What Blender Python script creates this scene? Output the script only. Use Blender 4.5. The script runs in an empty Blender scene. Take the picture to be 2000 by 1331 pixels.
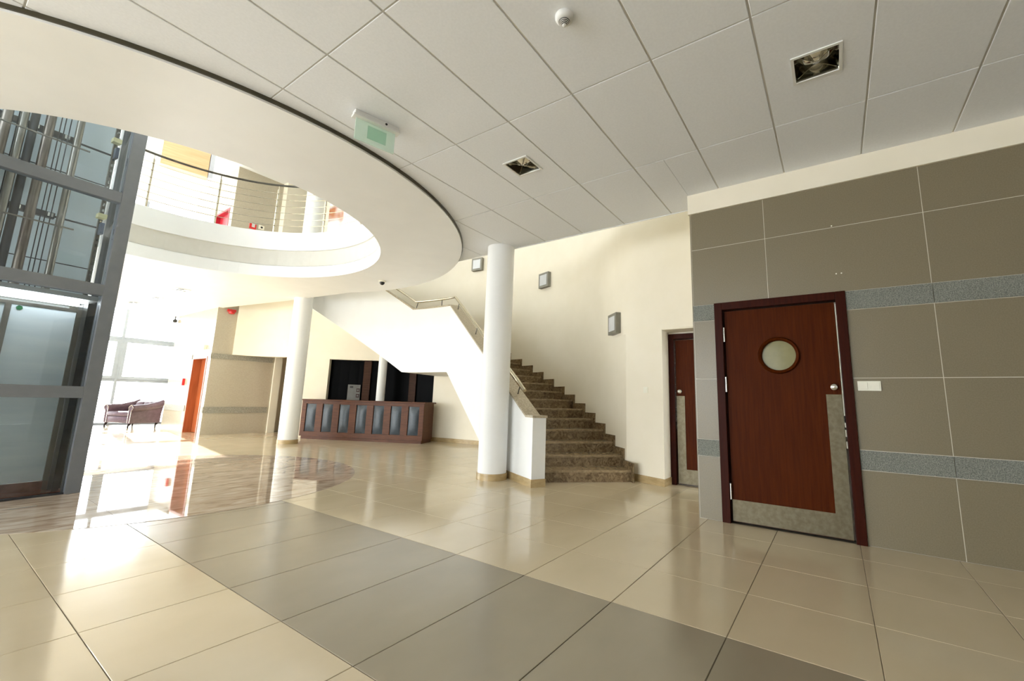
import bpy, bmesh, math, random
from math import sin, cos, pi, radians as rad
from mathutils import Vector, Matrix
from mathutils.geometry import tessellate_polygon
random.seed(7)
scene = bpy.context.scene
col = scene.collection

# ------------------------------------------------------------------ camera
cd = bpy.data.cameras.new('camera'); cam = bpy.data.objects.new('camera', cd); col.objects.link(cam)
cd.sensor_width = 36.0; cd.lens = 841.5 / 2000 * 36
cd.shift_x = -45.65 / 2000; cd.shift_y = -19.5 / 2000
cd.clip_start = 0.05; cd.clip_end = 300
yaw, pitch, roll = rad(34.704), rad(9.346), rad(-1.604)
fw = Vector((cos(pitch)*cos(yaw), cos(pitch)*sin(yaw), sin(pitch)))
rt = Vector((sin(yaw), -cos(yaw), 0)); dn = fw.cross(rt)
r2 = rt*cos(roll) + dn*sin(roll); d2 = dn*cos(roll) - rt*sin(roll)
M = Matrix((r2, -d2, -fw)).transposed().to_4x4(); M.translation = (0, 0, 1.1)
cam.matrix_world = M
scene.camera = cam

# ------------------------------------------------------------------ world, sun, exposure
SKY, SUN, EXPO = 8.5, 26.0, 0.3
w = bpy.data.worlds.new('world'); scene.world = w; w.use_nodes = True
bg = w.node_tree.nodes['Background']; bg.inputs[0].default_value = (0.91, 0.96, 1.0, 1); bg.inputs[1].default_value = SKY
sl = bpy.data.lights.new('sun', 'SUN'); sl.energy = SUN; sl.angle = rad(0.53); sl.color = (1, 0.96, 0.9)
so = bpy.data.objects.new('sun', sl); col.objects.link(so)
so.rotation_euler = Vector((-0.146, -0.99, -0.40)).to_track_quat('-Z', 'Y').to_euler()
so.location = (3, 30, 14)
vs = scene.view_settings
vs.view_transform = 'Standard'; vs.look = 'None'; vs.gamma = 1; vs.use_curve_mapping = False; vs.exposure = EXPO
scene.display_settings.display_device = 'sRGB'
def portal(loc, direction, sx, sy):
    l = bpy.data.lights.new('portal', 'AREA'); l.shape = 'RECTANGLE'; l.size = sx; l.size_y = sy
    l.cycles.is_portal = True
    o = bpy.data.objects.new('portal', l); col.objects.link(o); o.location = loc
    o.rotation_euler = Vector(direction).to_track_quat('-Z', 'Y').to_euler()
portal((-0.7, 19.3, 3.8), (0, -1, 0), 12.8, 7.4)
portal((-7.3, 6.4, 3.8), (1, 0, 0), 25, 7.4)
try:
    scene.cycles.use_denoising = True
    scene.cycles.max_bounces = 12; scene.cycles.diffuse_bounces = 6; scene.cycles.glossy_bounces = 5
    scene.cycles.transparent_max_bounces = 16
    scene.cycles.sample_clamp_indirect = 20; scene.cycles.blur_glossy = 0.3
except Exception: pass

# ------------------------------------------------------------------ materials
MATS = {}
def principled(name, base, rough=.5, metal=0, spec=.5, ior=1.5):
    m = bpy.data.materials.new(name); m.use_nodes = True
    b = m.node_tree.nodes['Principled BSDF']
    b.inputs['Base Color'].default_value = (*base, 1); b.inputs['Roughness'].default_value = rough
    b.inputs['Metallic'].default_value = metal; b.inputs['Specular IOR Level'].default_value = spec; b.inputs['IOR'].default_value = ior
    MATS[name] = m; return m, b, m.node_tree
def noisy(name, c1, c2, scale=(8, 8, 8), detail=4, rough=.5, metal=0, spec=.5, lo=.35, hi=.65, bump=0, bscale=None, distortion=0, ior=1.5, rvar=0):
    m, b, nt = principled(name, c1, rough, metal, spec, ior); N, L = nt.nodes, nt.links
    tc = N.new('ShaderNodeTexCoord'); mp = N.new('ShaderNodeMapping'); mp.inputs['Scale'].default_value = scale
    nz = N.new('ShaderNodeTexNoise'); nz.inputs['Detail'].default_value = detail; nz.inputs['Scale'].default_value = 1; nz.inputs['Distortion'].default_value = distortion
    cr = N.new('ShaderNodeValToRGB'); cr.color_ramp.elements[0].position = lo; cr.color_ramp.elements[1].position = hi
    cr.color_ramp.elements[0].color = (*c1, 1); cr.color_ramp.elements[1].color = (*c2, 1)
    L.new(tc.outputs['Object'], mp.inputs[0]); L.new(mp.outputs[0], nz.inputs['Vector']); L.new(nz.outputs['Fac'], cr.inputs[0]); L.new(cr.outputs[0], b.inputs['Base Color'])
    if bump:
        n2 = nz
        if bscale:
            n2 = N.new('ShaderNodeTexNoise'); n2.inputs['Scale'].default_value = bscale; n2.inputs['Detail'].default_value = 3; L.new(tc.outputs['Object'], n2.inputs['Vector'])
        bp = N.new('ShaderNodeBump'); bp.inputs['Strength'].default_value = bump; bp.inputs['Distance'].default_value = .01
        L.new(n2.outputs['Fac'], bp.inputs['Height']); L.new(bp.outputs[0], b.inputs['Normal'])
    if rvar:
        n3 = N.new('ShaderNodeTexNoise'); n3.inputs['Scale'].default_value = 1.3; n3.inputs['Detail'].default_value = 3; L.new(tc.outputs['Object'], n3.inputs['Vector'])
        mr = N.new('ShaderNodeMapRange'); mr.inputs['To Min'].default_value = rough-rvar; mr.inputs['To Max'].default_value = rough+rvar
        L.new(n3.outputs['Fac'], mr.inputs['Value']); L.new(mr.outputs[0], b.inputs['Roughness'])
    return m
noisy('cream', (.80, .74, .60), (.82, .76, .625), (3, 3, 3), rough=.55, spec=.3)
noisy('white', (.82, .825, .81), (.84, .845, .83), (3, 3, 3), rough=.5, spec=.3)
noisy('ceiling_tile', (.80, .825, .86), (.83, .855, .89), (60, 60, 60), rough=.75, spec=.2, bump=.05)
noisy('grid', (.55, .54, .50), (.57, .56, .52), rough=.4)
noisy('gap_shade', (.05, .042, .02), (.06, .05, .025), rough=.35)  # dark tone painted for the shaded gap round the ring
noisy('beige_tile', (.60, .507, .352), (.65, .552, .392), (1.5, 2.5, 2), 6, rough=.125, spec=.5, ior=1.7, lo=.3, hi=.7, rvar=.03)
noisy('grey_tile', (.285, .245, .175), (.32, .275, .20), (1.5, 2.5, 2), 6, rough=.2, spec=.5, ior=1.65, lo=.3, hi=.7, rvar=.05)
noisy('grout', (.10, .08, .05), (.14, .11, .07), rough=.8)
noisy('pale_grout', (.62, .58, .48), (.66, .62, .52), rough=.8)
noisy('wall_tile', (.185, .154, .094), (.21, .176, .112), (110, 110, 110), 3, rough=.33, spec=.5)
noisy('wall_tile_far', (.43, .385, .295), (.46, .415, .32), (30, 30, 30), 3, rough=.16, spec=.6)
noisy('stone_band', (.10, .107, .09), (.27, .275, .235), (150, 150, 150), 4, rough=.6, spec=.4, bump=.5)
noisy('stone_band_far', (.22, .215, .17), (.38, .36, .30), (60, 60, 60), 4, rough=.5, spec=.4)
noisy('granite', (.34, .235, .165), (.66, .57, .47), (2.6, 9, 4), 9, rough=.025, spec=.75, lo=.32, hi=.68, distortion=1.4, ior=1.6)
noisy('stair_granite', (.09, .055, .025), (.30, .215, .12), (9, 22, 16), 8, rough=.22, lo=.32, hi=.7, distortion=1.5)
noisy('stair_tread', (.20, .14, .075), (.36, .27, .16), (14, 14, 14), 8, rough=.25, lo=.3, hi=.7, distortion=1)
noisy('base_stone', (.40, .29, .14), (.52, .39, .21), (6, 6, 18), 6, rough=.25)
noisy('door_wood', (.048, .0085, .0006), (.075, .015, .0014), (60, 60, 3), 5, rough=.45, spec=.045, lo=.3, hi=.7)
noisy('door_frame', (.028, .004, .001), (.038, .006, .0015), (60, 60, 3), 4, rough=.42, spec=.07)
noisy('red_door', (.30, .075, .022), (.38, .10, .032), (30, 30, 2), 5, rough=.35)
noisy('red_paint', (.35, .01, .02), (.40, .015, .03), rough=.4)
noisy('steel', (.115, .096, .056), (.15, .128, .082), (25, 25, 25), 5, rough=.42, metal=.6, spec=.3)
noisy('chrome', (.75, .74, .70), (.8, .79, .75), rough=.12, metal=1)
noisy('rail_steel', (.58, .54, .44), (.62, .58, .48), rough=.22, metal=1)
noisy('dark_rail', (.12, .115, .10), (.15, .14, .12), rough=.3, metal=.8)
noisy('mirror_dark', (.30, .29, .24), (.36, .35, .30), rough=.08, metal=1)
noisy('mirror', (.85, .85, .82), (.88, .88, .85), rough=.03, metal=1)
noisy('dark', (.012, .011, .010), (.018, .016, .014), rough=.4)
noisy('black_glass', (.0015, .0015, .0015), (.002, .002, .002), rough=.3, spec=.02)
noisy('dark_wood', (.035, .014, .006), (.055, .022, .010), (5, 5, 45), 5, rough=.45, spec=.1)
noisy('cap_stone', (.33, .27, .18), (.50, .43, .31), (40, 40, 40), 6, rough=.3)
noisy('paper_dim', (.13, .13, .12), (.15, .15, .14), rough=.7)  # paper colour darkened to stand in for dim light behind glass
noisy('ink_dim', (.035, .012, .010), (.04, .014, .012), rough=.7)  # ink darkened along with the dimmed sheet
noisy('plastic_white', (.80, .78, .66), (.82, .80, .68), rough=.3)
noisy('plastic_grey', (.74, .74, .72), (.77, .77, .75), rough=.4)
noisy('frosted', (.52, .53, .52), (.56, .57, .56), rough=.25)
noisy('lamp_grey', (.20, .19, .16), (.23, .22, .18), rough=.4, metal=.3)
noisy('desk_wood', (.070, .022, .007), (.115, .040, .014), (5, 5, 45), 6, rough=.4, spec=.2, lo=.3, hi=.7)
noisy('desk_leather', (.022, .034, .046), (.032, .046, .06), (25, 25, 25), 4, rough=.34, spec=.55, bump=.15, bscale=120)
noisy('sofa_leather', (.070, .040, .055), (.10, .060, .08), (12, 12, 12), 4, rough=.35, spec=.5)
noisy('sofa_leg', (.012, .008, .007), (.018, .012, .010), rough=.6, spec=.1)
noisy('frame_grey', (.20, .215, .24), (.22, .235, .26), rough=.4, metal=.2)
noisy('facade_grey', (.24, .27, .30), (.26, .29, .32), rough=.4)
noisy('lift_panel', (.70, .79, .84), (.76, .85, .90), (2, 2, 1), 4, rough=.35)
noisy('lift_steel', (.20, .185, .165), (.30, .28, .25), (4, 4, 1.2), 5, rough=.3, metal=.85)
noisy('lift_dark', (.03, .033, .04), (.05, .053, .06), rough=.3, metal=.5)
noisy('etched', (.72, .83, .90), (.86, .94, .98), (.8, .8, 7), 5, rough=.2)
noisy('lift_brown', (.10, .075, .06), (.26, .22, .19), (30, 30, 1.5), 5, rough=.3, metal=.6)
noisy('lift_blue', (.03, .06, .12), (.05, .08, .15), rough=.4)
noisy('red_granite', (.17, .06, .04), (.28, .12, .085), (9, 9, 9), 7, rough=.15)
noisy('sticker', (.01, .13, .04), (.012, .15, .05), rough=.4)
noisy('yellow', (.75, .70, .40), (.8, .75, .45), rough=.5)
noisy('orange_panel', (.75, .45, .24), (.82, .53, .30), (2, 2, 20), 5, rough=.5)
noisy('red_sign', (.60, .02, .02), (.66, .03, .03), rough=.35)
noisy('paper', (.62, .62, .58), (.66, .66, .62), rough=.7)
noisy('ink', (.02, .02, .02), (.03, .03, .03), rough=.7)
noisy('ink_red', (.30, .03, .02), (.34, .04, .03), rough=.7)
noisy('facade_pale', (.55, .57, .62), (.58, .60, .65), rough=.5)
noisy('outside', (.55, .54, .52), (.62, .61, .58), (1, 1, 1), rough=.9)
noisy('art', (.82, .81, .80), (.42, .13, .025), (2.3, 2.3, 1.7), 2, rough=.4, lo=.50, hi=.62, distortion=.3)
noisy('slab', (.6, .58, .52), (.62, .6, .54), rough=.7)
def glassy(name, tint, refl=1.0, rough=0.0):
    m = bpy.data.materials.new(name); m.use_nodes = True; nt = m.node_tree; N, L = nt.nodes, nt.links
    for n in list(N): N.remove(n)
    out = N.new('ShaderNodeOutputMaterial'); mx = N.new('ShaderNodeMixShader'); tr = N.new('ShaderNodeBsdfTransparent'); gl = N.new('ShaderNodeBsdfGlossy')
    fr = N.new('ShaderNodeFresnel'); fr.inputs['IOR'].default_value = 1.45; ml = N.new('ShaderNodeMath'); ml.operation = 'MULTIPLY'; ml.inputs[1].default_value = refl
    tr.inputs[0].default_value = (*tint, 1); gl.inputs['Roughness'].default_value = rough
    L.new(fr.outputs[0], ml.inputs[0]); L.new(ml.outputs[0], mx.inputs[0]); L.new(tr.outputs[0], mx.inputs[1]); L.new(gl.outputs[0], mx.inputs[2]); L.new(mx.outputs[0], out.inputs[0])
    MATS[name] = m
glassy('glass', (.96, .97, .97)); glassy('lift_glass', (.95, .98, .99), 1.5)
def lampmat(name, colr, st):
    m, b, nt = principled(name, (.8, .8, .8)); b.inputs['Emission Color'].default_value = (*colr, 1); b.inputs['Emission Strength'].default_value = st
lampmat('lamp_on', (.93, .97, 1.0), 7.0)
def milky(name, colr, solid):
    m = bpy.data.materials.new(name); m.use_nodes = True; nt = m.node_tree; N, L = nt.nodes, nt.links
    for n in list(N): N.remove(n)
    out = N.new('ShaderNodeOutputMaterial'); mx = N.new('ShaderNodeMixShader'); tr = N.new('ShaderNodeBsdfTransparent'); df = N.new('ShaderNodeBsdfDiffuse'); tl = N.new('ShaderNodeBsdfTranslucent'); m2 = N.new('ShaderNodeMixShader')
    tr.inputs[0].default_value = (*colr, 1); df.inputs[0].default_value = (*colr, 1); tl.inputs[0].default_value = (*colr, 1)
    mx.inputs[0].default_value = solid; m2.inputs[0].default_value = .4
    L.new(df.outputs[0], m2.inputs[1]); L.new(tl.outputs[0], m2.inputs[2]); L.new(tr.outputs[0], mx.inputs[1]); L.new(m2.outputs[0], mx.inputs[2]); L.new(mx.outputs[0], out.inputs[0]); MATS[name] = m
milky('acrylic', (.80, .90, .84), .6); milky('acrylic_field', (.74, .89, .81), .45)

# ------------------------------------------------------------------ mesh helpers
class MB:
    def __init__(s): s.v = []; s.f = []
    def add(s, vs_, fs):
        o = len(s.v); s.v += [tuple(p) for p in vs_]; s.f += [tuple(i+o for i in f) for f in fs]; return s
    def box(s, x0, x1, y0, y1, z0, z1):
        return s.prism([(x0, y0), (x1, y0), (x1, y1), (x0, y1)], z0, z1)
    def hexa(s, b, t):
        n = len(b); v = list(b)+list(t)
        return s.add(v, [tuple(range(n))[::-1], tuple(range(n, 2*n))]+[(i, (i+1) % n, n+(i+1) % n, n+i) for i in range(n)])
    def prism(s, poly, z0, z1, ch=0):
        if ch:   # chamfered top (or bottom if ch<0)
            n = len(poly); c = abs(ch); ins = inset(poly, c)
            if ch > 0: L_ = [(poly, z0), (poly, z1-c), (ins, z1)]
            else: L_ = [(ins, z0), (poly, z0+c), (poly, z1)]
            v = [(p[0], p[1], z) for P, z in L_ for p in P]
            f = [tuple(range(n))[::-1], tuple(range(2*n, 3*n))]
            for k in range(2):
                f += [(k*n+i, k*n+(i+1) % n, (k+1)*n+(i+1) % n, (k+1)*n+i) for i in range(n)]
            return s.add(v, f)
        return s.hexa([(p[0], p[1], z0) for p in poly], [(p[0], p[1], z1) for p in poly])
    def obox(s, o, ex, ey, ez, ch=0):      # oriented box from corner o with edge vectors
        o, ex, ey, ez = map(Vector, (o, ex, ey, ez))
        return s.hexa([o, o+ex, o+ex+ey, o+ey], [o+ez, o+ex+ez, o+ex+ey+ez, o+ey+ez])
    def holed(s, outer, hole, z0, z1):
        pts = list(outer)+list(hole); n = len(pts); no = len(outer)
        tri = tessellate_polygon([[Vector((p[0], p[1], 0)) for p in outer], [Vector((p[0], p[1], 0)) for p in hole]])
        f = []
        for t in tri:
            a, b, c = [Vector(pts[i]) for i in t]
            up = (b-a).cross(c-a) if False else ((b.x-a.x)*(c.y-a.y)-(b.y-a.y)*(c.x-a.x))
            t = tuple(t) if up > 0 else tuple(t)[::-1]
            f += [tuple(i+n for i in t), t[::-1]]
        for rng, flip in ((range(no), area(outer) < 0), (range(no, n), area(hole) > 0)):
            R_ = list(rng)
            for i in range(len(R_)):
                a, b = R_[i], R_[(i+1) % len(R_)]
                q = (a, b, b+n, a+n); f.append(q[::-1] if flip else q)
        return s.add([(p[0], p[1], z0) for p in pts]+[(p[0], p[1], z1) for p in pts], f)
    def sweep(s, secs, closed=False, caps=True):   # list of cross-section loops
        n = len(secs[0]); v = [p for S in secs for p in S]; f = []; m = len(secs)
        for k in range(m if closed else m-1):
            a, b = k*n, ((k+1) % m)*n
            f += [(a+i, a+(i+1) % n, b+(i+1) % n, b+i) for i in range(n)]
        if caps and not closed: f += [tuple(range(n))[::-1], tuple((m-1)*n+i for i in range(n))]
        return s.add(v, f)
    def tube(s, pts, r, n=10, closed=False):
        pts = [Vector(p) for p in pts]; secs = []; m = len(pts)
        for i, p in enumerate(pts):
            a = pts[(i-1) % m] if (closed or i) else p; b = pts[(i+1) % m] if (closed or i < m-1) else p
            t = (b-a).normalized(); u = Vector((0, 0, 1)) if abs(t.z) < .95 else Vector((1, 0, 0))
            x = t.cross(u).normalized(); y = x.cross(t); rr = r[i] if isinstance(r, (list, tuple)) else r
            secs.append([p+x*rr*cos(2*pi*k/n)+y*rr*sin(2*pi*k/n) for k in range(n)])
        return s.sweep(secs, closed)
    def lathe(s, c, prof, n=32, axis=(0, 0, 1), caps=True):
        ax = Vector(axis).normalized(); u = ax.orthogonal().normalized(); w_ = ax.cross(u); c = Vector(c)
        return s.sweep([[c+ax*z+(u*cos(2*pi*k/n)+w_*sin(2*pi*k/n))*r for k in range(n)] for r, z in prof], caps=caps)
    def arc(s, C, r0, r1, a0, a1, z0, z1, n=None):
        n = n or max(2, int(abs(a1-a0)/2.5)+1); secs = []
        for i in range(n+1):
            a = rad(a0+(a1-a0)*i/n); c, d = cos(a), sin(a)
            secs.append([(C[0]+r0*c, C[1]+r0*d, z0), (C[0]+r1*c, C[1]+r1*d, z0), (C[0]+r1*c, C[1]+r1*d, z1), (C[0]+r0*c, C[1]+r0*d, z1)])
        full = abs(abs(a1-a0)-360) < 1e-6
        return s.sweep(secs[:-1] if full else secs, closed=full)
    def sphere(s, c, r, n=10, m=6, sc=(1, 1, 1)):
        secs = []
        for i in range(m+1):
            t = -pi/2+pi*(i+.02)/(m+.04)
            secs.append([(c[0]+r*sc[0]*cos(t)*cos(2*pi*k/n), c[1]+r*sc[1]*cos(t)*sin(2*pi*k/n), c[2]+r*sc[2]*sin(t)) for k in range(n)])
        return s.sweep(secs)
    def mesh(s, name, mat, smooth=False, bevel=0):
        me = bpy.data.meshes.new(name); me.from_pydata(s.v, [], s.f); me.materials.append(MATS[mat])
        bm = bmesh.new(); bm.from_mesh(me); bmesh.ops.recalc_face_normals(bm, faces=bm.faces)
        if bevel: bmesh.ops.bevel(bm, geom=[e for e in bm.edges if len(e.link_faces) == 2 and e.calc_face_angle(0) > .6], offset=bevel, segments=2, affect='EDGES', profile=.6)
        if smooth:
            for f in bm.faces: f.smooth = True
            for e in bm.edges:
                if len(e.link_faces) == 2 and e.calc_face_angle(0) > .7: e.smooth = False
        bm.to_mesh(me); bm.free(); return me
    def obj(s, name, mat, parent=None, smooth=False, bevel=0, label=None):
        return link(s.mesh(name, mat, smooth, bevel), name, parent, label)
def link(me, name, parent=None, label=None):
    o = bpy.data.objects.new(name, me); col.objects.link(o)
    if parent is not None:
        o.parent = parent; o.matrix_parent_inverse = parent_inv(parent)
    if label: o['label'] = label
    return o
def parent_inv(p):
    m = p.matrix_basis.copy()
    q = p
    while q.parent: m = q.parent.matrix_basis @ q.matrix_parent_inverse @ m if False else q.matrix_parent_inverse @ m; q = q.parent; m = q.matrix_basis @ m
    return m.inverted()
def area(P): return sum(P[i][0]*P[(i+1) % len(P)][1]-P[(i+1) % len(P)][0]*P[i][1] for i in range(len(P)))/2
def inset(P, d):
    n = len(P); s_ = 1 if area(P) > 0 else -1; out = []
    for i in range(n):
        a, b, c = Vector(P[i-1]), Vector(P[i]), Vector(P[(i+1) % n])
        e1, e2 = (b-a).normalized(), (c-b).normalized()
        n1, n2 = Vector((-e1.y, e1.x))*s_, Vector((-e2.y, e2.x))*s_
        k = (n1+n2); k = k/max(.3, k.dot(n1)) if k.length > 1e-6 else n1
        q = b+k*d; out.append((q.x, q.y))
    return out
def clip(P, n, d):          # keep n.p >= d
    out = []
    for i in range(len(P)):
        a, b = P[i-1], P[i]; fa = n[0]*a[0]+n[1]*a[1]-d; fb = n[0]*b[0]+n[1]*b[1]-d
        if (fa >= 0) != (fb >= 0):
            t = fa/(fa-fb); out.append((a[0]+(b[0]-a[0])*t, a[1]+(b[1]-a[1])*t))
        if fb >= 0: out.append(b)
    res = []
    for p in out:
        if not res or math.hypot(p[0]-res[-1][0], p[1]-res[-1][1]) > 2e-3: res.append(p)
    if len(res) > 1 and math.hypot(res[0][0]-res[-1][0], res[0][1]-res[-1][1]) <= 2e-3: res.pop()
    return res if len(res) > 2 and abs(area(res)) > 4e-4 else []
def circle(C, r, n=96, a0=0): return [(C[0]+r*cos(2*pi*k/n+a0), C[1]+r*sin(2*pi*k/n+a0)) for k in range(n)]
def thing(name, label, cat, loc, group=None):
    o = bpy.data.objects.new(name, None); col.objects.link(o); o.location = loc; o.empty_display_size = .1
    o['label'] = label; o['category'] = cat
    if group: o['group'] = group
    return o
def tag(o, label, cat, group=None):
    o['label'] = label; o['category'] = cat
    if group: o['group'] = group
    return o
def struct(o, label=None):
    o['kind'] = 'structure'
    if label: o['label'] = label
    return o
Minv = cam.matrix_world.inverted()
def pix(p):
    q = Minv @ Vector(p)
    if q.z > -.05: return None
    return (1045.65+841.5*q.x/-q.z, 646-841.5*q.y/-q.z)
def seen(poly, z, margin=60):
    P = [pix((p[0], p[1], z)) for p in poly]; P = [p for p in P if p]
    if not P: return False
    return max(p[0] for p in P) > -margin and min(p[0] for p in P) < 2000+margin and max(p[1] for p in P) > -margin and min(p[1] for p in P) < 1331+margin
def rect(x0, x1, y0, y1): return [(x0, y0), (x1, y0), (x1, y1), (x0, y1)]

XW = 4.70                       # face of the tiled wall
C = (1.95, 7.2)                 # centre of the atrium
CH = (1.95, 7.25)
ZS, ZC = 3.38, 3.43             # plaster soffit / tiled ceiling
RO, RI = 3.70, 2.50
RW = 6.30                       # curved wall

# ------------------------------------------------------------------ floor
floor = struct(MB().box(-7.2, 9.4, -6.3, 19.2, -.3, -.004).obj('floor', 'grout'))
XE = [-6.6, -5.4, -4.2, -3.0, -1.79, -.585, .62, 1.225, 2.435, 3.04, 3.645, 4.25, 4.855, 5.46, 6.065, 6.67, 7.275, 7.88, 8.485, 9.09]
YE = [3.522-.602*i for i in range(16, -26, -1)]
far = {'beige_tile': MB(), 'grey_tile': MB()}
for i in range(len(XE)-1):
    for j in range(len(YE)-1):
        P = rect(XE[i]+.0015, XE[i+1]-.0015, YE[j]+.0015, YE[j+1]-.0015)
        if all(math.hypot(p[0]-C[0], p[1]-C[1]) < 2.3 for p in P): continue
        if P[2][1] < 1.15 and P[0][0] > XW: continue
        if P[2][1] < 1.15: P = rect(P[0][0], min(P[1][0], XW-.001), P[0][1], P[2][1])
        m = 'grey_tile' if XE[i] == 1.225 else 'beige_tile'
        near = P[0][1] < 6.3 and seen(P, 0)
        if near: MB().prism(P, -.02, 0, .002).obj('floor_tile', m, floor)
        else: far[m].prism(P, -.02, 0)
for m, b in far.items():
    o = b.obj('floor_tile', m, floor); o['kind'] = 'stuff'
GC = circle(C, 2.39, 120)
gx = [-.6, 1.228, 3.04, 4.5]; gy = [4.6, 6.0, 7.2, 8.4, 9.8]
for i in range(3):
    for j in range(4):
        P = rect(gx[i]+.0015, gx[i+1]-.0015, gy[j]+.0015, gy[j+1]-.0015)
        for k in range(120):
            a = 2*pi*(k+.5)/120; n = (-cos(a), -sin(a))
            P = clip(P, n, n[0]*C[0]+n[1]*C[1]-2.39*cos(pi/120)) if P else P
        if P: MB().prism(P, -.02, .0025).obj('granite_slab', 'granite', floor, label='polished veined granite')
# ground outside the glass
struct(MB().box(-40, 40, 19.25, 90, -.5, -.15).obj('trim_1', 'outside'), 'pale paving outside the glass facade')

# ------------------------------------------------------------------ ceiling / upper floor
ang = lambda a, r, c=C: (c[0]+r*cos(rad(a)), c[1]+r*sin(rad(a)))
aE = -math.degrees(math.acos((5.05-C[0])/RO))
arcp = [ang(aE+(24-aE)*k/24, RO) for k in range(25)]
outline = [(-7.2, -6.3), (XW+.3, -6.3), (XW+.3, 1.2), (5.05, 1.2)]+arcp+[(5.05, 10.97), (4.62, 13.5), (4.62, 16.9), (2.9, 16.4), (-7.2, 16.0)]
hole = circle(CH, RI, 96)
ceiling = struct(MB().holed(outline, hole, 3.6, 4.2).obj('ceiling', 'slab'))
# flat plaster soffit (ring plus far lobby)
ringp = [ang(a, RO) for a in [aE-5*k for k in range(0, int((aE+180)/5))]]
west = [(-7.2, 7.2)]
so_out = [ang(24-(24+180)*k/68, RO) for k in range(69)]      # from 24 deg clockwise to -180
soff = so_out+[(-7.2, 7.2), (-7.2, 16.0), (2.9, 16.4), (4.62, 16.9), (4.62, 13.5), (5.05, 10.97)]
MB().holed(soff, hole, ZS, 3.61).obj('soffit', 'white', ceiling)
MB().arc(C, RO-.002, RO+.012, -180, 24, 3.398, 3.431).obj('painted_shadow_gap', 'gap_shade', ceiling)  # dark strip paints the shade in the gap between ring and tiles
MB().arc(CH, RI-.03, RI+.05, 0, 360, ZS+.54, 4.29, 96).obj('opening_curb', 'white', ceiling, smooth=True)
# suspended tiles and grid
SX, SY, OX, OY = 1.247, .618, 1.3216, 1.497
LAMPS = [(3.205, -.056), (3.195, 2.424)]
far_t = MB(); grid = MB(); LS = .145
def tile_clip(P):
    P = clip(P, (-1, 0), -5.05) if P else P
    if P and max(p[1] for p in P) < 1.25: P = clip(P, (-1, 0), -(XW+.01))
    if P:
        c = (sum(p[0] for p in P)/len(P)-C[0], sum(p[1] for p in P)/len(P)-C[1]); l = math.hypot(*c)
        if l < 3.9 or min(math.hypot(p[0]-C[0], p[1]-C[1]) for p in P) < 2.9:
            n = (c[0]/l, c[1]/l); P = clip(P, n, n[0]*C[0]+n[1]*C[1]+2.85)
    return P
for i in range(-7, 4):
    for j in range(-12, 13):
        x0, y1 = OX+SX*i, OY-SY*j; y0 = y1-SY; x1 = x0+SX
        g = .006
        cells = [rect(x0+.005, x1-.005, y0+.0065, y1-.0065)]
        if cells[0][2][1] > 1.26 and cells[0][0][1] < 1.2 and x1 > XW: cells = [clip(cells[0], (0, 1), 1.2), clip(cells[0], (0, -1), -1.199)]
        if x0 < -6.9 or y0 < -6.2 or y0 > 7.2: continue
        for P in cells:
            P = tile_clip(P)
            if not P: continue
            lamp = [l for l in LAMPS if x0 < l[0] < x1 and y0 < l[1] < y1]
            if lamp:
                l = lamp[0]; MB().holed(P, rect(l[0]-LS+.012, l[0]+LS-.012, l[1]-LS+.012, l[1]+LS-.012), ZC, ZC+.02).obj('ceiling_tile', 'ceiling_tile', ceiling)
            elif seen(P, ZC): MB().prism(P, ZC, ZC+.02, -.003).obj('ceiling_tile', 'ceiling_tile', ceiling)
            else: far_t.prism(P, ZC, ZC+.02)
for i in range(-6, 4):
    x = OX+SX*i; ylo = -6.2
    if x < 5.05:
        yhi = 7.0 if x < C[0]-RO else C[1]-math.sqrt(max(0, 3.55**2-(x-C[0])**2)) if abs(x-C[0]) < 3.55 else 4.9
        grid.box(x-.011, x+.011, ylo, yhi, ZC+.007, ZC+.03)
for j in range(-12, 13):
    y = OY-SY*j
    xr = XW+.01 if y < 1.2 else 5.05
    if y > C[1]: continue
    dx = math.sqrt(max(0, 3.55**2-(y-C[1])**2)) if abs(y-C[1]) < 3.55 else 0
    if dx == 0: grid.box(-7, xr, y-.011, y+.011, ZC+.006, ZC+.028)
    else:
        grid.box(-7, C[0]-dx, y-.011, y+.011, ZC+.006, ZC+.028)
        if C[0]+dx < 5.04: grid.box(C[0]+dx, 5.05, y-.011, y+.011, ZC+.006, ZC+.028)
grid.obj('ceiling_grid', 'grid', ceiling)
o = far_t.obj('ceiling_tile', 'ceiling_tile', ceiling); o['kind'] = 'stuff'
MB().box(5.045, 5.06, 1.2, 5.2, 3.424, 4.25).obj('slab_edge', 'white', ceiling)

# upper roof
roof = MB().box(-7.2, 9.4, -6.3, 19.2, 7.5, 7.7).obj('ceiling_upper', 'white'); struct(roof)

# ------------------------------------------------------------------ tiled right wall
wr = MB(); wr.box(XW+.012, XW+1.30, -6.3, -.135, 0, 7.5); wr.box(XW+.012, XW+1.30, .968, 1.19, 0, 7.5); wr.box(XW+.012, XW+1.30, -.135, .968, 2.155, 7.5); wr.box(XW+.11, XW+1.30, -.135, .968, 0, 2.155)
wr = struct(wr.obj('wall_right', 'cream'))
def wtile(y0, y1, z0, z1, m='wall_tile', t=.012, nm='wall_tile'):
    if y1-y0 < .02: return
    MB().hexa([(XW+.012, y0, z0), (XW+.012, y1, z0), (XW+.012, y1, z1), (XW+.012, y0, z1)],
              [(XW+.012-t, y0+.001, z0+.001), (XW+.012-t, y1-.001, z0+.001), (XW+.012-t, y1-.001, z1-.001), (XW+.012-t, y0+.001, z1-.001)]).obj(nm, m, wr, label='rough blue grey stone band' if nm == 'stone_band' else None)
g_ = MB()
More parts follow.
